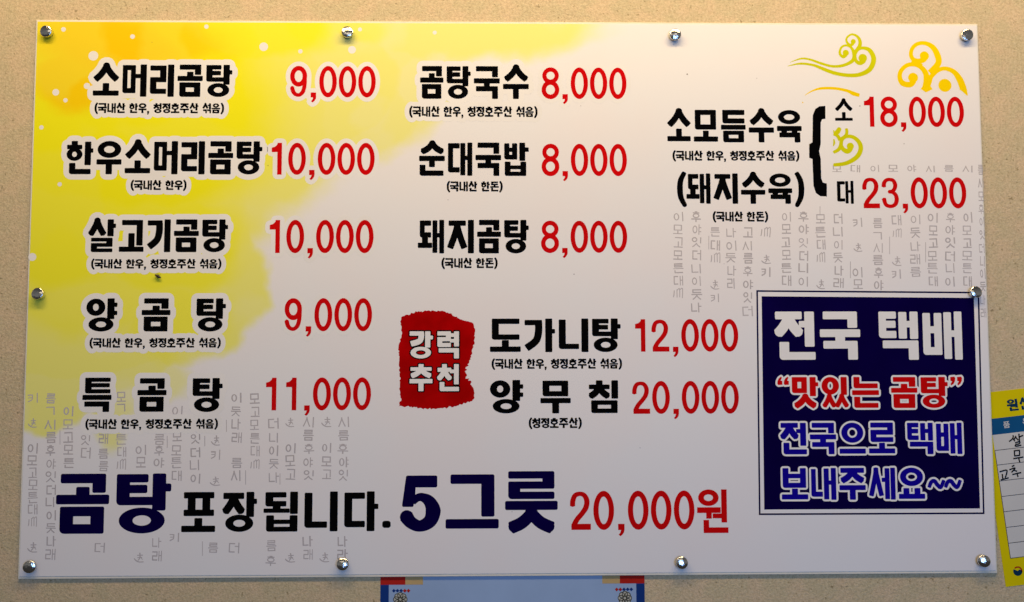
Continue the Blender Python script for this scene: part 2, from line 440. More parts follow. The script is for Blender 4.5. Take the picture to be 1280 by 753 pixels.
SYL = {}
for ln in '''소 ㅅ4,0,95,55 ㅗ3,58,95,97|머 ㅁ6,2,53,89 ㅓ46,0,92,100|리 ㄹ6,3,64,91 ㅣ68,0,92,100|곰 ㄱ11,0,88,32 ㅗ4,22,94,51 ㅁ11,55,86,100
탕 ㅌ5,1,59,53 ㅏ66,0,98,62 ㄴ30,39,70,53 ㅇ10,57,88,100|한 ㅎ4,0,61,60 ㅏ69,2,100,73 ㄴ14,66,92,100|우 ㅇ11,0,96,51 ㅜ8,55,98,100
살 ㅅ3,0,64,54 ㅏ70,0,101,52 ㄹ12,56,90,100|고 ㄱ14,2,90,80 ㅗ5,42,94,99|기 /4,3,58,92 ㅣ64,0,88,100|양 ㅇ2,1,62,53 ㅑ68,0,100,63 ㅇ10,57,89,100
특 ㅌ8,0,96,46 ㅡ0,50,100,65 ㄱ7,69,93,100|국 ㄱ8,0,93,34 ㅜ0,37,100,64 ㄱ8,61,93,100|수 ㅅ4,0,98,48 ㅜ0,54,100,100|순 ㅅ4,0,98,35 ㅜ0,40,100,74 ㄴ2,67,95,100
대 ㄷ2,2,48,90 ㅐ50,0,97,100|밥 ㅂ2,2,53,51 ㅏ61,0,98,55 ㅂ4,57,88,100|돼 ㄷ7,2,50,53 ㅗ0,46,54,84 ㅐ55,0,99,100|지 ㅈ2,2,70,92 ㅣ76,0,99,100
모 ㅁ7,0,91,61 ㅗ2,64,98,98|듬 ㄷ7,0,95,42 ㅡ1,46,99,61 ㅁ9,64,92,100|육 ㅇ6,0,94,44 ㅠ1,49,99,80 ㄱ10,69,93,100|도 ㄷ6,0,96,63 ㅗ0,64,100,99
가 /0,4,57,96 ㅏ67,0,99,100|니 ㄴ2,3,68,91 ㅣ75,0,99,100|무 ㅁ7,0,92,48 ㅜ0,53,100,100|침 ㅊ0,0,74,56 ㅣ78,0,101,56 ㅁ9,61,99,100
포 ㅍ7,0,95,60 ㅗ1,65,99,100|장 ㅈ1,2,64,58 ㅏ69,0,100,63 ㅇ9,57,90,100|됩 ㄷ5,1,66,37 ㅗ0,33,76,53 ㅣ76,0,100,56 ㅂ8,59,99,100|다 ㄷ0,3,60,90 ㅏ65,0,99,100
그 ㄱ9,0,92,78 ㅡ0,82,100,100|릇 ㄹ6,0,94,46 ㅡ0,49,100,64 ㅅ3,66,97,101|강 /2,0,62,54 ㅏ67,0,100,60 ㅇ6,57,92,100|력 ㄹ2,0,62,58 ㅕ58,0,98,56 ㄱ8,62,98,100
추 ㅊ2,0,98,51 ㅜ0,55,100,100|천 ㅊ0,0,66,62 ㅓ58,0,99,75 ㄴ11,66,100,100|전 ㅈ0,0,69,54 ㅓ60,0,98,73 ㄴ11,63,100,100|택 ㅌ0,0,44,55 ㅐ50,0,99,57 ㄱ9,60,99,100
배 ㅂ0,3,48,90 ㅐ53,0,99,100|맛 ㅁ2,0,58,52 ㅏ68,0,100,62 ㅅ8,60,94,101|있 ㅇ1,0,66,57 ㅣ72,0,95,58 ㅆ4,58,100,101|는 ㄴ6,0,96,37 ㅡ0,43,100,59 ㄴ7,64,97,100
으 ㅇ8,0,92,64 ㅡ0,82,100,99|로 ㄹ7,0,94,62 ㅗ0,64,100,98|보 ㅂ4,0,93,62 ㅗ0,64,100,98|내 ㄴ2,3,46,90 ㅐ50,0,97,100|주 ㅈ3,0,97,48 ㅜ0,54,100,100|세 ㅅ0,0,50,94 ㅔ46,0,98,100
요 ㅇ6,0,94,58 ㅛ0,64,100,98|산 ㅅ2,0,64,57 ㅏ68,0,99,72 ㄴ13,66,93,100|청 ㅊ1,0,66,58 ㅓ60,0,92,60 ㅇ12,59,92,100|정 ㅈ1,2,66,57 ㅓ60,0,92,60 ㅇ12,59,92,100|호 ㅎ10,0,90,66 ㅗ2,60,98,99
섞 ㅅ0,0,62,56 ㅓ58,0,94,58 ㄲ6,62,95,100|음 ㅇ14,0,86,42 ㅡ2,46,98,58 ㅁ12,64,88,100|돈 ㄷ12,0,88,36 ㅗ2,36,98,62 ㄴ12,66,92,100|원 ㅇ4,0,70,38 ㅜ0,41,76,67 ㅓ50,0,96,76@0.80 ㄴ20,70,100,100
이 ㅇ4,12,58,88 ㅣ84,0,100,100|튼 ㅌ8,0,92,42 ㅡ0,50,100,58 ㄴ10,68,94,100|야 ㅇ4,12,58,88 ㅑ70,0,100,100|잇 ㅇ4,0,58,50 ㅣ84,0,100,60 ㅅ8,58,92,100|더 ㄷ4,6,60,94 ㅓ58,0,100,100
듯 ㄷ8,0,92,36 ㅡ0,42,100,56 ㅅ8,54,92,100|나 ㄴ4,6,60,92 ㅏ68,0,100,100|래 ㄹ2,6,56,94 ㅐ66,0,100,100|라 ㄹ2,6,58,94 ㅏ68,0,100,100|시 ㅅ0,4,66,96 ㅣ84,0,100,100|름 ㄹ10,0,90,42 ㅡ0,48,100,58 ㅁ12,66,90,100
후 ㅎ14,0,86,64 ㅜ0,66,100,100|목 ㅁ12,0,88,38 ㅗ0,38,100,62 ㄱ10,68,90,100|품 ㅍ8,0,92,40 ㅜ0,46,100,68 ㅁ12,66,88,100|쌀 ㅆ0,0,68,52 ㅏ70,0,100,56 ㄹ14,60,90,100|ㄱ ㄱ4,10,90,90|카 /4,20,50,90 ㅡ8,46,44,54 ㅣ80,6,98,96'''.replace('\n', '|').split('|'):
    pr = ln.split(' ')
    SYL[pr[0]] = pr[1:]

def syl(ch, v, h):
    o = []
    for s in SYL[ch]:
        tk = None; b = s[1:]
        if '@' in b: b, t = b.split('@'); tk = float(t)
        x0, y0, x1, y1 = map(float, b.split(','))
        if ch == '대' and v < 14.5 and s[0] == 'ㅐ': x0 = 64
        if ch == '탕' and s[0] == 'ㄴ':
            if v > 18: o.append(R(30, 53 - min(h, 14), 72, 53))
            continue
        o += J(s[0], x0, y0, x1, y1, v, h, tk)
    return o

RW = 23.0
def digit(c):
    """condensed bold numerals in a 100 x 100 cell; sweeps are in isotropic width units"""
    if c == '0': return [('E', 50, 50, 45, 50.5, 22, 35.5)]
    if c == '1': return [R(50, 0, 73, 100, (.2, .2, .2, .2)), ('G', [(21, 15), (36, 12.5), (47, 7), (53, 0), (73, 0), (70, 20), (50, 29), (21, 29)])]
    if c == '8': return [('E', 51, 26, 43, 26.5, 21, 12.5), ('E', 50, 71, 46, 30, 23, 15.5)]
    if c == '9': return [('E', 49, 33, 43.5, 33.5, 20, 18.5), ('S', [(81, 30), (81.5, 48), (79, 66), (71, 83), (55, 92.5), (38, 92), (24, 84), (16.5, 69.5)], [15, 16, 16.5, 16.5, 15, 15, 16.5, 17], True)]
    if c == '2': return [('S', [(15, 39), (16.5, 25), (26, 11.5), (46, 7), (66, 11), (77, 25), (73, 42), (57, 57), (37, 71), (25, 83), (20, 93)], [17.5, 17.5, 16, 14.5, 16, 18, 18, 17, 17, 18, 18], True), R(9.5, 84.5, 94, 100, (.2, .2, .2, .2)), ('G', [(9.5, 100), (9.8, 95), (12.5, 87), (17, 78), (33, 86), (30, 100)])]
    if c == '3': return [('S', [(16, 31), (19, 18), (31, 9), (48, 7), (66, 10.5), (76, 24), (71, 38), (58, 45), (42, 46.5)], [18, 17, 15, 14.5, 15.5, 17.5, 16, 14.5, 14.5], True),
                         ('S', [(42, 46.5), (60, 48), (76, 56), (82, 71), (75, 86), (58, 93), (40, 93), (24, 87), (15, 68)], [14.5, 14.5, 16, 18, 17, 15, 15, 16, 18], True)]
    if c == ',': return [('G', [(12, 85), (40, 85), (40, 100), (38, 106), (32, 112), (22, 117), (14, 113), (21, 108), (25, 101), (12, 101)])]
    if c == '.': return [R(0, 78, 22, 97, (2.4, 2.4, 2.4, 2.4))]
    if c == '5': return [R(15, 0, 92, 21), ('G', [(17, 1), (40, 1), (38, 36), (34, 53), (32.5, 55), (8, 55), (6, 53), (6.5, 49), (15, 3)]),
                         ('S', [(31, 47), (44, 39), (57, 38.5), (73, 46), (82, 62), (74, 80), (50, 88.5), (28, 82), (15, 70)], [14, 16, 18, 25, 32, 28, 23, 26, 30], True)]
def glyph(c, v, h):
    """-> prims, advance"""
    if c == '(': return [('S', [(36, -4), (20, 22), (16, 50), (20, 80), (36, 106)], [h * 1.0, h * 1.25, h * 1.35, h * 1.25, h], True)], 42
    if c == ')': return [('S', [(6, -4), (22, 22), (26, 50), (22, 80), (6, 106)], [h * 1.0, h * 1.25, h * 1.35, h * 1.25, h], True)], 42
    if c == ' ': return [], 40
    if c == '~': return [('S', [(4, 64), (18, 44), (38, 40), (56, 54), (76, 62), (96, 36)], [17, 19, 20, 20, 19, 17], True)], 100
    if c in '“”':
        o = []
        for k in (0, 46):
            if c == '”': o.append(('G', [(4 + k, 4), (32 + k, 0), (38 + k, 14), (36 + k, 44), (26 + k, 74), (10 + k, 92), (4 + k, 78), (16 + k, 50), (4 + k, 44)]))
            else: o.append(('G', [(38 + k, 88), (10 + k, 92), (2 + k, 78), (4 + k, 48), (14 + k, 18), (30 + k, 0), (36 + k, 14), (26 + k, 42), (38 + k, 48)]))
        return o, 92
    if c == ',' and v < 22:
        return [('G', [(2, 80), (22, 80), (22, 94), (14, 114), (2, 114), (8, 98), (2, 98)])], 32
    if c.isdigit() or c in ',.': return digit(c), (50 if c == ',' else 100)
    return syl(c, v, h), 100

def run(text, v, h):
    o = []; x = 0; gap = 8 if text[0] == '(' and len(text) > 6 else 12
    def sh(p, dx):
        if p[0] == 'R': return ('R', p[1] + dx, p[2], p[3] + dx, p[4], *p[5:])
        if p[0] == 'E': return ('E', p[1] + dx, *p[2:])
        if p[0] == 'S': return ('S', [(a + dx, b) for a, b in p[1]], *p[2:])
        return ('G', [(a + dx, b) for a, b in p[1]])
    if text == '포장됩니다': gap = 19
    for c in text:
        g, adv = glyph(c, v, h)
        if c in SYL:                                  # even gaps between the syllable blocks
            b0, b1 = bounds(g); x -= b0; adv = b1 + gap
        o += [sh(p, x) for p in g]; x += adv
    return o

def bounds(prims):
    xs = []
    for p in prims:
        if p[0] == 'R': xs += [p[1], p[3]]
        elif p[0] == 'E': xs += [p[1] - p[3], p[1] + p[3]]
        elif p[0] == 'S':
            q, wv = catmull(p[1], p[2]) if p[3] else (p[1], p[2])
            for i in range(len(q)):
                a = q[max(i - 1, 0)]; b = q[min(i + 1, len(q) - 1)]; l = math.hypot(b[0] - a[0], b[1] - a[1]) or 1
                nx = abs(b[1] - a[1]) / l * wv[i] / 2
                xs += [q[i][0] - nx, q[i][0] + nx]
        else: xs += [a for a, b in p[1]]
    return min(xs), max(xs)

class Frame:
    """a flat print: turns measured places into the print's own millimetres"""
    def __init__(s, obj, Y):
        s.obj = obj; s.Y = Y
        s.inv = (Matrix.Translation(obj.location) @ obj.rotation_euler.to_matrix().to_4x4()).inverted()
    def mm(s, px, py):
        p = s.inv @ at(px, py, s.Y); return (p.x * 1000, p.z * 1000)
    def fit(s, text, box, v=23, h=16):
        x0, y0, x1, y1 = box
        xa, _ = s.mm(x0, (y0 + y1) / 2); xb, _ = s.mm(x1, (y0 + y1) / 2)
        _, za = s.mm((x0 + x1) / 2, y0); _, zb = s.mm((x0 + x1) / 2, y1)
        pr = run(text, v, h); b0, b1 = bounds(pr)
        kx = (xb - xa) / (b1 - b0); kz = (zb - za) / 100
        return pr, (lambda x: xa + (x - b0) * kx), (lambda y: za + y * kz), math.sqrt(abs(kx * kz))
    def fitted(s, items, d=0.0, r=1.3):
        polys = []
        for it in items:
            pr, fx, fy, sw = s.fit(*it)
            polys += expand(pr, fx, fy, sw, d, r)
        return polys
    def free(s, prims, k, ox, oy, d=0.0, r=0.5):
        """prims drawn on an enlarged crop (scale k, origin ox, oy)"""
        fx = lambda x: s.mm(ox + x / k, 376)[0]
        polys = []
        px = lambda q: s.mm(ox + q[0] / k, oy + q[1] / k)
        for p in prims:
            if p[0] == 'S':
                sweep([px(q) for q in p[1]], [a / k * 1.245 for a in p[2]], p[3], d, r, polys)
            elif p[0] == 'G': polys.append([px(q) for q in p[1]])
            elif p[0] == 'D':
                c = px((p[1], p[2])); polys.append(ellipse(c[0], c[1], p[3] / k * 1.245, p[3] / k * 1.245, 20))
        return polys

# ------------------------------------------------------------------ wall
WALL_Y = 0.0036
M_wall = wall_material()
v, f = box_data(-3.2, 3.2, WALL_Y, WALL_Y + 0.1, -2.2, 2.2)
wall = link('wall', v, f, M_wall); wall['kind'] = 'structure'

# ------------------------------------------------------------------ menu board
BW, BH = 1.5, 1.5 / 1.737
board = thing('menu_board', 'large white menu board with yellow watercolour corner, black dish names and red prices', 'menu board')
BF = Frame(board, 0.0)
v, f = box_data(-BW / 2, BW / 2, 0.0005, 0.0028, -BH / 2 - 0.0040, BH / 2, 0.0008)
link('panel', v, f, M_core, board)
v, f = box_data(-BW / 2 + 0.0026, BW / 2 - 0.0022, 0.0, 0.0005, -BH / 2 + 0.0002, BH / 2 - 0.0030, 0.0002)
link('print_film', v, f, film_material(), board)
EDGE = (BW / 2 - 0.0026) * 1000
Y1, Y2, Y3, Y4 = -0.00003, -0.00006, -0.00009, -0.00012

# white dots in the wash
dots = [(79.4, 37, 3), (165.7, 46, 3), (116.7, 70, 6.2), (258, 33.5, 2.8), (69.7, 115.6, 4.3), (81.8, 125.6, 2.8), (51.8, 159.5, 2.8), (74.6, 230.6, 2.8),
        (108.7, 107.7, 4), (329.6, 58.7, 5.6), (450, 37, 2.6), (375.5, 64.5, 2.8), (440, 62.5, 5), (543.4, 41, 2.6), (40.4, 321.5, 5)]
for x, y, r_ in dots:
    c = BF.mm(x, y); sheet('white_dot', [ellipse(c[0], c[1], r_ * 1.24, r_ * 1.24, 24)], M_white, board, Y1)

# old-letter calligraphy, faint grey, in upright columns
cols = [(847.9, 271, 16, '이모고모튼대#'), (870.5, 271, 16.2, '후야잇더니이듯나'), (894, 290, 16.4, '튼대#_@카'), (914, 291, 16, '나이듯나리'), (934.6, 291, 16.3, '고시름후야잇더'), (957.5, 291, 16.5, '#_@카'),
        (982.8, 271, 16, '이모고모튼대'), (1004.3, 271, 16.2, '후야잇더니이'), (1026, 274, 16.2, '모튼대#_@'), (1048, 274, 16, '더니이듯나래'), (1072, 278, 15.6, '카_@_이모'), (1097.7, 279, 15.6, '름ㄱ시름후야'),
        (1121, 275, 17, '대#_@카'), (1144, 275, 16.4, '이듯나래름'), (1166, 272, 16, '이모고모튼대'), (1187.6, 272, 16, '후야잇더니이'), (1209, 272, 16, '이모고모튼대'),
        (40.7, 498, 15.5, '카_@_이모고모튼대#_@'), (63.2, 498, 16.3, '름ㄱ시름후야잇더니이듯나래'), (85.6, 514, 16.2, '이모고모튼'), (107, 550, 16, '잇더'), (128.8, 549, 17, '래_름'), (128.8, 568, 16, '름'), (152, 496, 14, '모ㄱ'), (152, 549, 16, '튼대#'),
        (176.3, 563, 15.6, '이모'), (198.8, 549, 15, '름후야'), (221, 514, 16, '이_모'), (221, 563, 16, '모튼대'), (244, 549, 16.4, '잇더니이'), (269, 551, 17, '@카_@'), (295.3, 498, 16.2, '이듯나래_름시'), (318.5, 498, 16.6, '모고모튼대#'),
        (341.8, 530, 16.8, '더니이듯나'), (363, 528, 16.2, '@_이모고'), (385.5, 528, 16.5, '시름후야잇'), (408.7, 528, 16.2, '@_이모고'), (429.2, 528, 16.5, '시름후야잇'),
        (124, 685, 16, '더'), (174, 697, 16, '@'), (196, 679, 16.5, '나래'), (266, 685, 16, '름'), (292.8, 685, 16, '더'), (338.7, 682, 19, '름후'), (362, 697, 16, '@'), (384.6, 677, 16.6, '나래'), (406, 697, 16, '@'), (427.5, 677, 16.6, '나라'), (218, 672, 16, '카')]
P = []
def small_char(c, x, y, sx=13, sy=13):
    global P
    if c == '_': return
    cx, cz = BF.mm(x, y); kx = sx * 1.24 / 100; kz = sy * 1.24 / 100
    if c == '#': pr = [('S', [(14, 22), (10, 70), (4, 88)], [9, 10, 6], True), ('S', [(40, 12), (40, 90)], [8, 8], True), ('S', [(42, 20), (64, 6), (66, 88)], [8, 8, 8], True), ('S', [(66, 18), (92, 4), (90, 96)], [8, 8, 8], True)]
    elif c == '@': pr = [('S', [(54, 4), (58, 50), (40, 80)], [12, 12, 8], True), ('S', [(30, 30), (84, 26)], [9, 9], True), ('S', [(34, 52), (78, 48)], [9, 9], True), ('S', [(4, 60), (20, 78), (50, 92), (96, 90)], [8, 12, 10, 8], True), ('S', [(54, 34), (84, 70)], [9, 6], True)]
    else: pr = syl(c, random.uniform(9.5, 14), random.uniform(9, 13))
    kx *= random.uniform(.88, 1.06); kz *= random.uniform(.92, 1.06)
    jx, jy = random.uniform(-.8, .8), random.uniform(-.7, .7); ro = random.uniform(-.05, .05); q_ = len(P)
    P += expand(pr, lambda a: cx + (a - 50) * kx + jx, lambda b: cz - (b - 50) * kz + jy, math.sqrt(kx * kz), 0, 0.3)
    for i_ in range(q_, len(P)): P[i_] = [(cx + (a - cx) + (b - cz) * ro, cz + (b - cz) - (a - cx) * ro) for a, b in P[i_]]
for x, y, pitch, t in cols:
    for i, c in enumerate(t): small_char(c, x, y + i * pitch, 13, 13)
for i, c in enumerate('모대이모야시름시'): small_char(c, 1046 + i * 23.4, 211, 13, 9)
for i, c in enumerate('름시모후이잇더니이듯나래'): small_char(c, 1226 + i * 0.25, 213 + i * 16.2, 7, 13)
for x, ya, yb in ((1025, 258, 268), (1063, 327, 348), (1112, 296, 318), (1157, 303, 328), (886, 295, 312), (75, 538, 556), (283, 525, 540), (209, 545, 560), (256, 545, 558), (307, 588, 606), (350, 592, 606), (253, 677, 695)):
    a = BF.mm(x, ya); b = BF.mm(x, yb); sweep([a, b], [1.0, 1.0], False, 0, .2, P)
sheet('faint_calligraphy', P, M_grey, board, Y1)

# clouds
c1 = [('S', [(612, 245), (604, 270), (585, 288), (556, 262), (554, 225), (575, 188), (612, 174), (658, 190), (688, 240), (690, 310), (640, 352), (560, 378), (470, 380), (360, 350), (260, 315), (170, 305), (60, 342)],
       [52, 46, 30, 28, 24, 22, 22, 26, 34, 40, 34, 30, 26, 26, 22, 18, 3], True), ('D', 612, 248, 32),
      ('S', [(785, 295), (778, 330), (745, 350), (708, 318), (704, 262), (735, 215), (785, 200), (850, 225), (888, 310), (850, 410), (750, 463), (630, 470), (500, 448), (390, 408), (290, 370), (160, 355), (35, 380)],
       [70, 60, 40, 36, 32, 30, 32, 46, 52, 50, 42, 38, 38, 36, 26, 22, 4], True), ('D', 780, 300, 44),
      ('S', [(685, 138), (678, 158), (655, 172), (622, 140), (622, 100), (670, 65), (728, 88), (754, 140), (742, 195), (700, 240)], [40, 36, 28, 24, 20, 20, 28, 36, 42, 34], True), ('D', 686, 136, 26)]
sheet('cloud_motif', BF.free(c1, 7.923, 980, 35), M_lime, board, Y2)
c2 = [('S', [(385, 240), (378, 285), (330, 305), (268, 292), (240, 240), (255, 172), (310, 126), (390, 120), (466, 160), (515, 240), (525, 330), (440, 430)], [60, 60, 54, 50, 44, 42, 42, 44, 58, 68, 66, 70], True), ('D', 380, 252, 50),
      ('S', [(265, 470), (262, 520), (225, 552), (150, 535), (122, 470), (140, 402), (200, 350), (280, 342), (350, 375), (396, 440), (402, 520), (400, 600)], [60, 64, 62, 60, 50, 46, 46, 46, 52, 62, 66, 100], True), ('D', 262, 480, 54),
      ('S', [(250, 300), (300, 330), (360, 350)], [40, 40, 30], True), ('G', [(340, 598), (398, 634), (466, 600), (440, 560), (370, 560)]),
      ('S', [(400, 590), (430, 520), (450, 470), (520, 404), (600, 384), (690, 420), (750, 500), (785, 585), (832, 668)], [70, 60, 50, 46, 44, 54, 72, 74, 4], True), ('G', [(745, 602), (790, 632), (832, 668), (826, 600), (770, 560)]),
      ('D', 595, 560, 71)]
sheet('cloud_motif', BF.free(c2, 8.364, 1110, 40), M_gold, board, Y2)
c3 = [('S', [(360, 345), (345, 400), (300, 432), (236, 396), (205, 330), (225, 240), (300, 198), (400, 212), (488, 290), (514, 390), (470, 500), (370, 580), (250, 628), (92, 645)], [80, 84, 80, 70, 62, 60, 56, 62, 70, 76, 76, 70, 62, 55], True), ('D', 350, 352, 58),
      ('S', [(205, 320), (170, 400), (84, 452)], [60, 62, 46], True), ('S', [(190, 250), (272, 190), (296, 130), (286, 72)], [60, 52, 52, 46], True),
      ('S', [(190, 260), (150, 190), (88, 165)], [60, 56, 40], True), ('S', [(92, 150), (145, 130), (180, 75)], [40, 80, 70], True), ('S', [(88, 100), (100, 160)], [18, 30], True),
      ('S', [(90, 240), (98, 300), (82, 352)], [22, 36, 14], True)]
sheet('cloud_motif', BF.free(c3, 12.56, 1035, 155), M_lime, board, Y2)
c4 = [('S', [(205, 670), (280, 625), (370, 600), (500, 600), (620, 622), (690, 652), (748, 668)], [3, 14, 26, 28, 30, 42, 34], True), ('D', 185, 740, 7)]
sheet('brush_stroke', BF.free(c4, 7.923, 980, 35), M_gold, board, Y2)

# dish names, prices, origin notes
FULL = '(국내산 한우, 청정호주산 섞음)'; HANWOO = '(국내산 한우)'; PORK = '(국내산 한돈)'; AUS = '(청정호주산)'
rows = [
    ([('소머리곰탕', (116.4, 80.9, 290.3, 121.3))], [('9,000', (362.6, 82.9, 469.7, 121.8))], (FULL, (118.4, 129.4, 280, 141.6))),
    ([('한우소머리곰탕', (83.1, 176.6, 327.8, 218.2))], [('10,000', (339.5, 178.9, 468.4, 218.7))], (HANWOO, (163.5, 225.8, 233.1, 237.6))),
    ([('살고기곰탕', (110, 274.4, 284.9, 315.5))], [('10,000', (337, 275.3, 467, 316.5))], (FULL, (114.1, 324.3, 276.7, 335.8))),
    ([('양', (107.7, 373.1, 146.6, 414.7)), ('곰', (177, 373.1, 213, 414.6)), ('탕', (245.5, 373.1, 282.3, 414.7))], [('9,000', (355.7, 373.1, 465.1, 414.2))], (FULL, (112.1, 423, 275.9, 434.6))),
    ([('특', (103.1, 472.3, 139.5, 515.3)), ('곰', (171.7, 473, 208.1, 515)), ('탕', (240.6, 472.7, 278.2, 515.3))], [('11,000', (332.4, 472.2, 463.8, 513))], (FULL, (106.9, 524.3, 272.4, 536.2))),
    ([('곰탕국수', (525.1, 82.9, 661, 123.9))], [('8,000', (676.9, 84.8, 783.1, 123.9))], (FULL, (511.7, 133.6, 671.8, 146.2))),
    ([('순대국밥', (523.9, 178.4, 661, 220.1))], [('8,000', (676.9, 180.2, 783.6, 220.1))], (PORK, (558.6, 227.2, 628.2, 239.4))),
    ([('돼지곰탕', (522.3, 275, 661, 317))], [('8,000', (676.2, 276.3, 784, 316.1))], (PORK, (552, 323, 621.9, 335.2))),
    ([('도가니탕', (612.4, 398.4, 775.8, 440.4))], [('12,000', (793.9, 399.2, 922.8, 439.7))], (FULL, (614.7, 448.9, 777.4, 461))),
    ([('양', (612.4, 475.2, 654.1, 517)), ('무', (675.5, 476, 713.4, 517)), ('침', (735.9, 475.6, 772.7, 516.6))], [('20,000', (790.8, 476.5, 923.5, 517.3))], (AUS, (661.1, 522.8, 727.1, 535.2))),
    ([('소모듬수육', (834, 137.6, 1002, 178.2))], None, (FULL, (840.8, 189, 999, 200.9))),
    ([('(돼지수육)', (846.6, 217, 1005, 255))], None, (PORK, (891.1, 265, 960, 277))),
]
RED = (18, 13)
for i, (names, prices, note) in enumerate(rows):
    HM = 8.5
    nit = [(t, b, 23, 16) for t, b in names]
    kit = [(note[0], note[1], 21, 15.5)]
    d_ = sheet('dish_name', BF.fitted(nit), M_black, board, Y3)
    n_ = sheet('origin_note', BF.fitted(kit, 0.2, 0.3), M_black, board, Y3)
    p_ = sheet('price', BF.fitted([(t, b, 23, 16) for t, b in prices], 0, 0.25), M_red, board, Y3) if prices else None
    if i < 5 or i == 5:
        sheet('white_outline', BF.fitted(nit, HM) + BF.fitted(kit, 7.5), M_white, d_, Y2)
        if i < 4 or i == 5: sheet('white_outline', BF.fitted([(t, b, 23, 16) for t, b in prices], 7.0), M_white, p_, Y2)
sheet('size_name', BF.fitted([('소', (1043.5, 124.2, 1065.8, 152), 19, 13)]), M_black, board, Y3)
sheet('size_name', BF.fitted([('대', (1046.3, 226.2, 1067, 255.1), 20, 14)]), M_black, board, Y3)
sheet('price', BF.fitted([('18,000', (1080.2, 121.2, 1204.9, 158.8))], 0, 0.25), M_red, board, Y3)
sheet('price', BF.fitted([('23,000', (1078.4, 222, 1207.8, 260.6))], 0, 0.25), M_red, board, Y3)
brace = [('G', [(938, 78), (905, 80), (882, 95), (868, 130), (866, 280), (848, 290), (848, 365), (866, 372), (872, 520), (885, 560), (910, 578), (946, 580), (946, 508), (925, 503), (915, 480), (912, 370), (903, 328), (912, 290), (912, 170), (920, 152), (938, 150)])]
sheet('curly_brace', BF.free(brace, 4.43, 820, 115), M_black, board, Y3)

# take-away offer line
sheet('offer_lettering', BF.fitted([('곰탕', (69.9, 592.2, 213.8, 667.2))], 0, 2.6), M_navy, board, Y3)
sheet('offer_lettering', BF.fitted([('포장됩니다', (226.9, 614.8, 473, 664.8))], 0, 1.6) + BF.fitted([('.', (477.9, 614.8, 488.5, 661.5))], 0, 1.6), M_black, board, Y3)
sheet('offer_lettering', BF.fitted([('5', (501.7, 594.6, 549.6, 666)), ('그', (557, 593.2, 623.4, 661.1), 25, 17.5), ('릇', (631.3, 589.2, 697.1, 665.1))], 0, 2.6), M_navy, board, Y3)
sheet('price', BF.fitted([('20,000', (713.2, 613.8, 868.1, 662.2)), ('원', (871.4, 612, 910.2, 666.5), 18, 13)], 0, 0.3), M_red, board, Y3)

# red recommendation seal
base = [(60, 88), (110, 70), (160, 55), (260, 46), (340, 50), (400, 70), (450, 100), (540, 130), (555, 160), (555, 250), (540, 310), (530, 365), (503, 415), (502, 490), (525, 530), (550, 580), (553, 640), (520, 660), (420, 690), (300, 706), (200, 705), (120, 690), (45, 690), (62, 640), (50, 580), (55, 480), (48, 400), (45, 300), (55, 240), (68, 200), (58, 120)]
rg = random.Random(3); ol = []
for i, p in enumerate(base):
    q = base[(i + 1) % len(base)]; l = math.hypot(q[0] - p[0], q[1] - p[1]); n = max(2, int(l / 9))
    nx, ny = (q[1] - p[1]) / l, -(q[0] - p[0]) / l
    amp = 4.5 if not (530 > p[0] > 495 and 300 < p[1] < 560) else 13.0
    if p[1] < 110 and p[0] < 240 or p[1] > 650: amp = 6.5
    for k in range(n):
        t = k / n; j = rg.uniform(-amp, amp)
        ol.append((p[0] + (q[0] - p[0]) * t + nx * j, p[1] + (q[1] - p[1]) * t + ny * j))
seal = sheet('recommendation_seal', BF.free([('G', ol)], 5.375, 490, 380), seal_material(), board, Y2)
tx = [('강', (512, 414.4, 541.2, 448.3), 22, 16), ('력', (546.7, 414.4, 573.7, 448.3), 22, 16), ('추', (512, 455.3, 540.6, 489.2), 22, 16), ('천', (546.4, 455.3, 573.7, 489.2), 22, 16)]
sheet('lettering_outline', BF.fitted(tx, 2.0, 0.9), M_black, seal, Y3)
sheet('lettering', BF.fitted(tx, 0, 0.9), M_white, seal, Y4)

# navy delivery panel with its thin frame
def quad(pts): return [BF.mm(*p) for p in pts]
dp = sheet('delivery_panel', [quad([(952, 370.6), (1217.3, 372.6), (1225, 635.8), (955.3, 637.2)])], M_navy, board, Y2)
def bar(a, b, wd): sweep([BF.mm(*a), BF.mm(*b)], [wd, wd], False, 0.0, .05, FR)
FR = []
A, B_, C_, D_ = (946.4, 364), (1223.0, 366), (1229.6, 641.8), (949.6, 643)
for a, b in ((A, B_), (B_, C_), (C_, D_), (D_, A)): bar(a, b, 2.6)
for c in (A, B_, C_, D_):
    m_ = BF.mm(*c); FR.append([(m_[0] - 1.3, m_[1] - 1.3), (m_[0] + 1.3, m_[1] - 1.3), (m_[0] + 1.3, m_[1] + 1.3), (m_[0] - 1.3, m_[1] + 1.3)])
sheet('thin_frame', FR, M_navy, dp, Y2)
l1 = [('전국', (968.1, 389.7, 1075.2, 449.9), 24, 16), ('택배', (1098.7, 389.7, 1202.5, 449.9), 25, 16)]
sheet('lettering', BF.fitted(l1, 0, 1.7), M_white, dp, Y4)
l2 = [('“', (971.5, 471, 986, 482.5)), ('맛있는', (989.9, 471.4, 1098.7, 510.2)), ('곰탕', (1113.9, 471.4, 1184.9, 510.2)), ('”', (1187.9, 471, 1202.6, 483))]
sheet('lettering_outline', BF.fitted(l2, 2.9, 1.2), M_white, dp, Y3)
sheet('lettering', BF.fitted(l2, 0, 1.2), M_red, dp, Y4)
l3 = [('전국으로', (975.2, 528.6, 1118.6, 568)), ('택배', (1134.1, 528.6, 1202.5, 568)), ('보내주세요', (977, 585, 1156, 625)), ('~~', (1159.6, 588, 1202, 622))]
sheet('lettering_outline', BF.fitted(l3, 2.9, 1.2), M_white, dp, Y3)
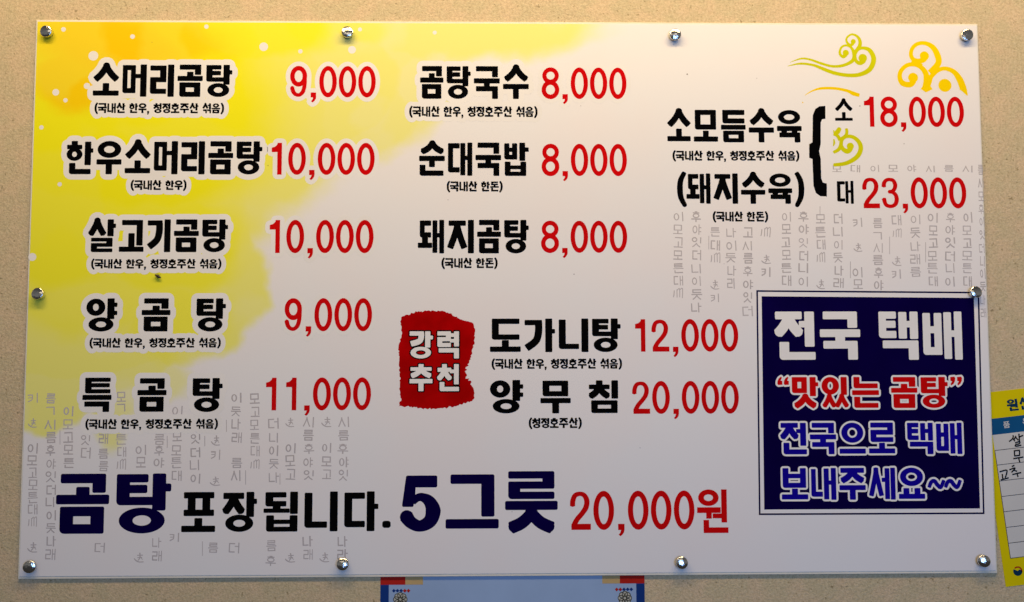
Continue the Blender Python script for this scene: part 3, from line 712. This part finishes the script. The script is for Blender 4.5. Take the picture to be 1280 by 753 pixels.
sheet('lettering', BF.fitted(l3, 0, 1.2), M_blue, dp, Y4)

# specks of dirt on the print
P = []
for x, y, r_ in ((859, 93, 1.0), (1074.8, 132.8, .8), (717.5, 343, .7), (946, 98, .5), (726, 132.5, .5), (190, 53, .5), (335, 207, .6), (612, 300, .5), (640, 640, .5), (800, 560, .5), (560, 250, .5), (1130, 180, .6), (905, 330, .4)):
    c = BF.mm(x, y); P.append(ellipse(c[0], c[1], r_ * 1.2, r_ * 1.0, 9))
sheet('dirt_specks', P, M_dirt, board, Y4)

# chrome screw caps
M_chrome = mat('chrome', (0.78, 0.77, 0.75), 0.10, 1.0)
nt = M_chrome.node_tree; tc = N(M_chrome, 'ShaderNodeTexCoord'); ns = N(M_chrome, 'ShaderNodeTexNoise'); ns.inputs['Scale'].default_value = 260; ns.inputs['Detail'].default_value = 2
L(M_chrome, tc.outputs['Object'], ns.inputs['Vector']); bpn = N(M_chrome, 'ShaderNodeBump'); bpn.inputs['Strength'].default_value = .25; bpn.inputs['Distance'].default_value = .002
L(M_chrome, ns.outputs['Fac'], bpn.inputs['Height']); L(M_chrome, bpn.outputs['Normal'], nt.nodes['Principled BSDF'].inputs['Normal'])
def lathe(profile, seg=40):
    vs = []; fs = []
    for r_, y in profile: vs += [(r_ * math.cos(2 * math.pi * i / seg), y, r_ * math.sin(2 * math.pi * i / seg)) for i in range(seg)]
    n = len(profile)
    for k in range(n - 1):
        for i in range(seg):
            j = (i + 1) % seg; fs.append((k * seg + i, k * seg + j, (k + 1) * seg + j, (k + 1) * seg + i))
    vs.append((0, profile[-1][1] - 0.00005, 0)); c = len(vs) - 1
    for i in range(seg): fs.append(((n - 1) * seg + i, (n - 1) * seg + (i + 1) % seg, c))
    return vs, fs
def cap_mesh(dome):
    R0 = 0.0093
    pr = [(R0 * .86, 0.0), (R0 * .90, -0.003), (R0 * .97, -0.0048), (R0, -0.0056), (R0, -0.0068), (R0 * .975, -0.0075), (R0 * .93, -0.0079)]
    for k in range(1, 8):
        t = k / 8; pr.append((R0 * .93 * (1 - t), -0.0079 - dome * (1 - (1 - t) ** 2)))
    return lathe(pr)
caps = [(58.2, 39.5, 0.0012, (2, -4)), (434, 40.8, 0.0016, (-5, 3)), (844, 43.5, 0.0015, (2, 0)), (1209, 44, 0.0004, (1, -2)), (47.5, 368, 0.0013, (-8, -3)), (1219.5, 366, 0.0014, (-9, 3)),
        (36, 709, 0.0013, (-3, 12)), (428, 706.5, 0.0018, (-12, 5)), (852, 704.5, 0.0015, (-10, 4)), (1230.5, 702, 0.0016, (-6, -9))]
for x, y, dome, (ax, az) in caps:
    vs, fs = cap_mesh(dome)
    o = link('screw_cap', vs, fs, M_chrome, board, True)
    p = at(x, y, -0.006); o.location = (p.x, -0.0002, p.z)
    o.rotation_euler = (math.radians(ax), 0, math.radians(az))

# ------------------------------------------------------------------ small bug on the yellow wash
M_bug = mat('dark_shell', (0.018, 0.010, 0.007), 0.45)
bp_ = at(197.3, 345.6, -0.003)
vs = []; fs = []
prof = [(-5.4, .3), (-4.6, 1.1), (-3.6, 1.5), (-2.9, 1.2), (-2.0, 1.9), (-.4, 2.3), (1.2, 2.2), (3.0, 1.7), (4.6, .9), (5.4, .2)]
SEG = 14
for x, r_ in prof: vs += [(x / 1000, math.cos(2 * math.pi * i / SEG) * r_ * .75 / 1000, math.sin(2 * math.pi * i / SEG) * r_ / 1000) for i in range(SEG)]
for k in range(len(prof) - 1):
    for i in range(SEG):
        j = (i + 1) % SEG; fs.append((k * SEG + i, k * SEG + j, (k + 1) * SEG + j, (k + 1) * SEG + i))
fs.append(tuple(range(SEG))[::-1]); fs.append(tuple(range((len(prof) - 1) * SEG, len(prof) * SEG)))
for sx in (-2.4, -.9, .8):                       # legs: thin bent prisms reaching the board
    for s in (-1, 1):
        a = Vector((sx, .2, s * 1.4)); m_ = Vector((sx * 1.3, -.3, s * 3.0)); e_ = Vector((sx * 1.7, 2.6, s * 4.0))
        for p0, p1 in ((a, m_), (m_, e_)):
            dr = (p1 - p0).normalized(); u = dr.orthogonal().normalized(); w_ = dr.cross(u); b = len(vs)
            for q in (p0, p1):
                for k in range(4): vs.append(tuple((q + (u * math.cos(k * math.pi / 2) + w_ * math.sin(k * math.pi / 2)) * .22) / 1000))
            for k in range(4): fs.append((b + k, b + (k + 1) % 4, b + 4 + (k + 1) % 4, b + 4 + k))
bug = link('bug', vs, fs, M_bug, None, True)
bug.location = (bp_.x, -0.0030, bp_.z); bug.rotation_euler = (0, math.radians(28), 0)
bug['label'] = 'tiny dark bug on the yellow wash under the third dish on the left'; bug['category'] = 'bug'

# ------------------------------------------------------------------ light blue poster below the board
PY = WALL_Y - 0.0005
a = at(475.6, 726, PY); b = at(805.6, 724.5, PY)
wd = (b.x - a.x); top = at(640, 706, PY).z; ht = 0.56
post = thing('poster', 'light blue poster with red, beige and navy corner bars below the menu board', 'poster', ((a.x + b.x) / 2, PY, top), (0, math.atan2(a.z - b.z, wd) * 0.3, 0))
PF = Frame(post, PY)
M_pblue = ink('poster_blue', (0.30, 0.42, 0.63), 0.5, 0.05); M_pnavy = ink('poster_navy', (0.010, 0.040, 0.20), 0.5); M_pred = ink('poster_red', (0.42, 0.020, 0.014), 0.5)
M_pbeige = ink('poster_beige', (0.50, 0.36, 0.17), 0.5); M_pline = ink('poster_line', (0.05, 0.05, 0.035), 0.5)
M_pcream = ink('poster_cream', (0.48, 0.47, 0.40), 0.5)
v, f = box_data(-wd / 2, wd / 2, 0.0, 0.0004, -ht, 0)
link('paper', v, f, M_pblue, post)
def rect_mm(x0, z0, x1, z1): return [(x0, z0), (x1, z0), (x1, z1), (x0, z1)]
hw = wd * 500
z_bar = PF.mm(480, 731.3)[1]
Hm = ht * 1000
for sd in (-1, 1):
    for (zt, zb) in ((0, z_bar), (-Hm, -Hm + 12)):
        xs = sorted((sd * hw, sd * (hw - 38))); sheet('corner_bar', [rect_mm(xs[0], zt, xs[1], zb)], M_pred, post, -.0001)
        xs = sorted((sd * (hw - 38), sd * (hw - 65))); sheet('corner_bar', [rect_mm(xs[0], zt, xs[1], zb)], M_pbeige, post, -.0001)
    xs = sorted((sd * hw, sd * (hw - 12.8))); sheet('side_stripe', [rect_mm(xs[0], -Hm + 12, xs[1], z_bar)], M_pnavy, post, -.0001)
    zd = PF.mm(500, 738.6)[1]; beads = [[], []]
    for k in range(5):
        x = sd * (hw - 20.5 - k * 5.6)
        beads[0 if k < 3 else 1].append([(x - 2.9, zd), (x, zd - 2.9), (x + 2.9, zd), (x, zd + 2.9)])
    sheet('bead_row', beads[0], M_pnavy, post, -.0001); sheet('bead_row', beads[1], M_pred, post, -.0002)
    cx, cz = sd * (hw - 30.5), PF.mm(500, 749.5)[1]; rings = []
    kn = sheet('knot_pattern', [ellipse(cx, cz, 10.5, 10.5, 24)], M_pcream, post, -.0001)
    for k in range(8):
        an = k * math.pi / 4
        px_, pz_ = cx + 6.4 * math.cos(an), cz + 6.4 * math.sin(an)
        ring = ellipse(px_, pz_, 4.6, 4.6, 18); inn = ellipse(px_, pz_, 3.5, 3.5, 18)
        for q in range(18):
            q2 = (q + 1) % 18; rings.append([ring[q], ring[q2], inn[q2], inn[q]])
    sheet('knot_lines', rings, M_pline, kn, -.0002)

# ------------------------------------------------------------------ yellow origin notice tucked behind the right edge
NY = WALL_Y - 0.0005
tl = at(1222.3, 492.3, NY); bl = at(1261.3, 733.5, NY); tr = at(1280, 485.6, NY)
ang = math.atan2((tr - tl).z, (tr - tl).x)
notice = thing('origin_notice', 'yellow bordered notice with handwritten table, hung tilted behind the right edge of the menu board', 'notice', tl, (0, -ang, 0))
NF = Frame(notice, NY)
M_ny = ink('notice_yellow', (0.70, 0.58, 0.004), 0.45, .05); M_nb = ink('notice_blue', (0.008, 0.085, 0.22), 0.45); M_nw = ink('notice_white', (0.62, 0.61, 0.58), 0.5, .05)
M_nl = ink('notice_line', (0.08, 0.07, 0.07), 0.5); M_nt = ink('notice_navy', (0.005, 0.035, 0.085), 0.5); M_pen = ink('marker_pen', (0.008, 0.008, 0.009), 0.5)
h_n = abs(NF.mm(1261.3, 733.5)[1]); w_n = 205.0
v, f = box_data(0, w_n / 1000, 0.0, 0.0004, -h_n / 1000, 0)
link('card', v, f, M_ny, notice)
zb0 = NF.mm(1241, 523.6)[1]; zb1 = NF.mm(1241.5, 544)[1]; ze = NF.mm(1263, 698)[1]
ml = NF.mm(1263, 698)[0]
sheet('heading_band', [rect_mm(3, zb1, w_n - 3, zb0)], M_nb, notice, -.0001)
sheet('table_sheet', [rect_mm(ml, ze, w_n - ml, zb1)], M_nw, notice, -.0001)
P = []
rowz = [NF.mm(x, y)[1] for x, y in ((1242, 563.6), (1243, 582), (1248, 601.7), (1251, 621), (1254, 640), (1257, 659.6), (1260, 679.3), (1263, 698))]
for z in rowz: P.append(rect_mm(ml, z - .45, w_n - ml, z + .45))
P.append(rect_mm(ml - .5, ze - .5, ml + .5, rowz[0])); P.append(rect_mm(64, ze - .5, 64.8, zb1)); P.append(rect_mm(w_n - ml - .5, ze - .5, w_n - ml + .5, zb1))
sheet('table_lines', P, M_nl, notice, -.0002)
sheet('heading_lettering', NF.fitted([('원산지', (1258.2, 497.3, 1304, 512), 22, 16)], 0, .5), M_nt, notice, -.0002)
sheet('heading_lettering', NF.fitted([('품', (1254, 527, 1262.2, 535.2), 14, 11), ('목', (1278.2, 523, 1286.5, 531.5), 14, 11)], 0, .2), M_nw, notice, -.0002)
def pen(strokes): return [('S', s, [9.0] * len(s), True) for s in strokes]
hand = pen([[(168, 388), (192, 368), (196, 345)], [(190, 362), (208, 386)], [(203, 372), (214, 350)], [(212, 358), (230, 380)], [(234, 335), (238, 385)], [(236, 358), (262, 346)], [(208, 398), (238, 388), (236, 402), (212, 410), (214, 420), (250, 412)],
            [(203, 448), (206, 486)], [(200, 451), (240, 446)], [(238, 446), (239, 482)], [(204, 485), (241, 480)], [(196, 503), (264, 492)], [(232, 497), (240, 527)],
            [(104, 592), (150, 580), (152, 600), (142, 632)], [(122, 606), (126, 640)], [(112, 646), (166, 632)],
            [(186, 556), (204, 548)], [(170, 578), (208, 566), (184, 596)], [(198, 580), (222, 588)], [(190, 610), (250, 596)], [(222, 604), (228, 626)]])
sheet('handwriting', NF.free(hand, 5.38, 1230, 480, 0, .2), M_pen, notice, -.0003)
c = NF.mm(1272.2, 714); rr = 7.2
def half(a0): return [(c[0] + rr * math.cos(a0 + math.pi * i / 20), c[1] + rr * math.sin(a0 + math.pi * i / 20)) for i in range(21)]
emb = [half(math.radians(150)), ellipse(c[0] - rr / 2 * math.cos(math.radians(-30)) * -1, c[1] + rr / 2 * math.sin(math.radians(-30)), rr / 2, rr / 2, 20)]
ring = [[(c[0] + q * math.cos(a_), c[1] + q * math.sin(a_)) for q, a_ in ((rr, t0), (rr, t1), (rr * .72, t1), (rr * .72, t0))] for t0, t1 in [(math.radians(-20 + k * 9), math.radians(-11 + k * 9)) for k in range(17)]]
sheet('emblem', emb, M_nt, notice, -.0002)
sheet('emblem', ring, M_pred, notice, -.0002)
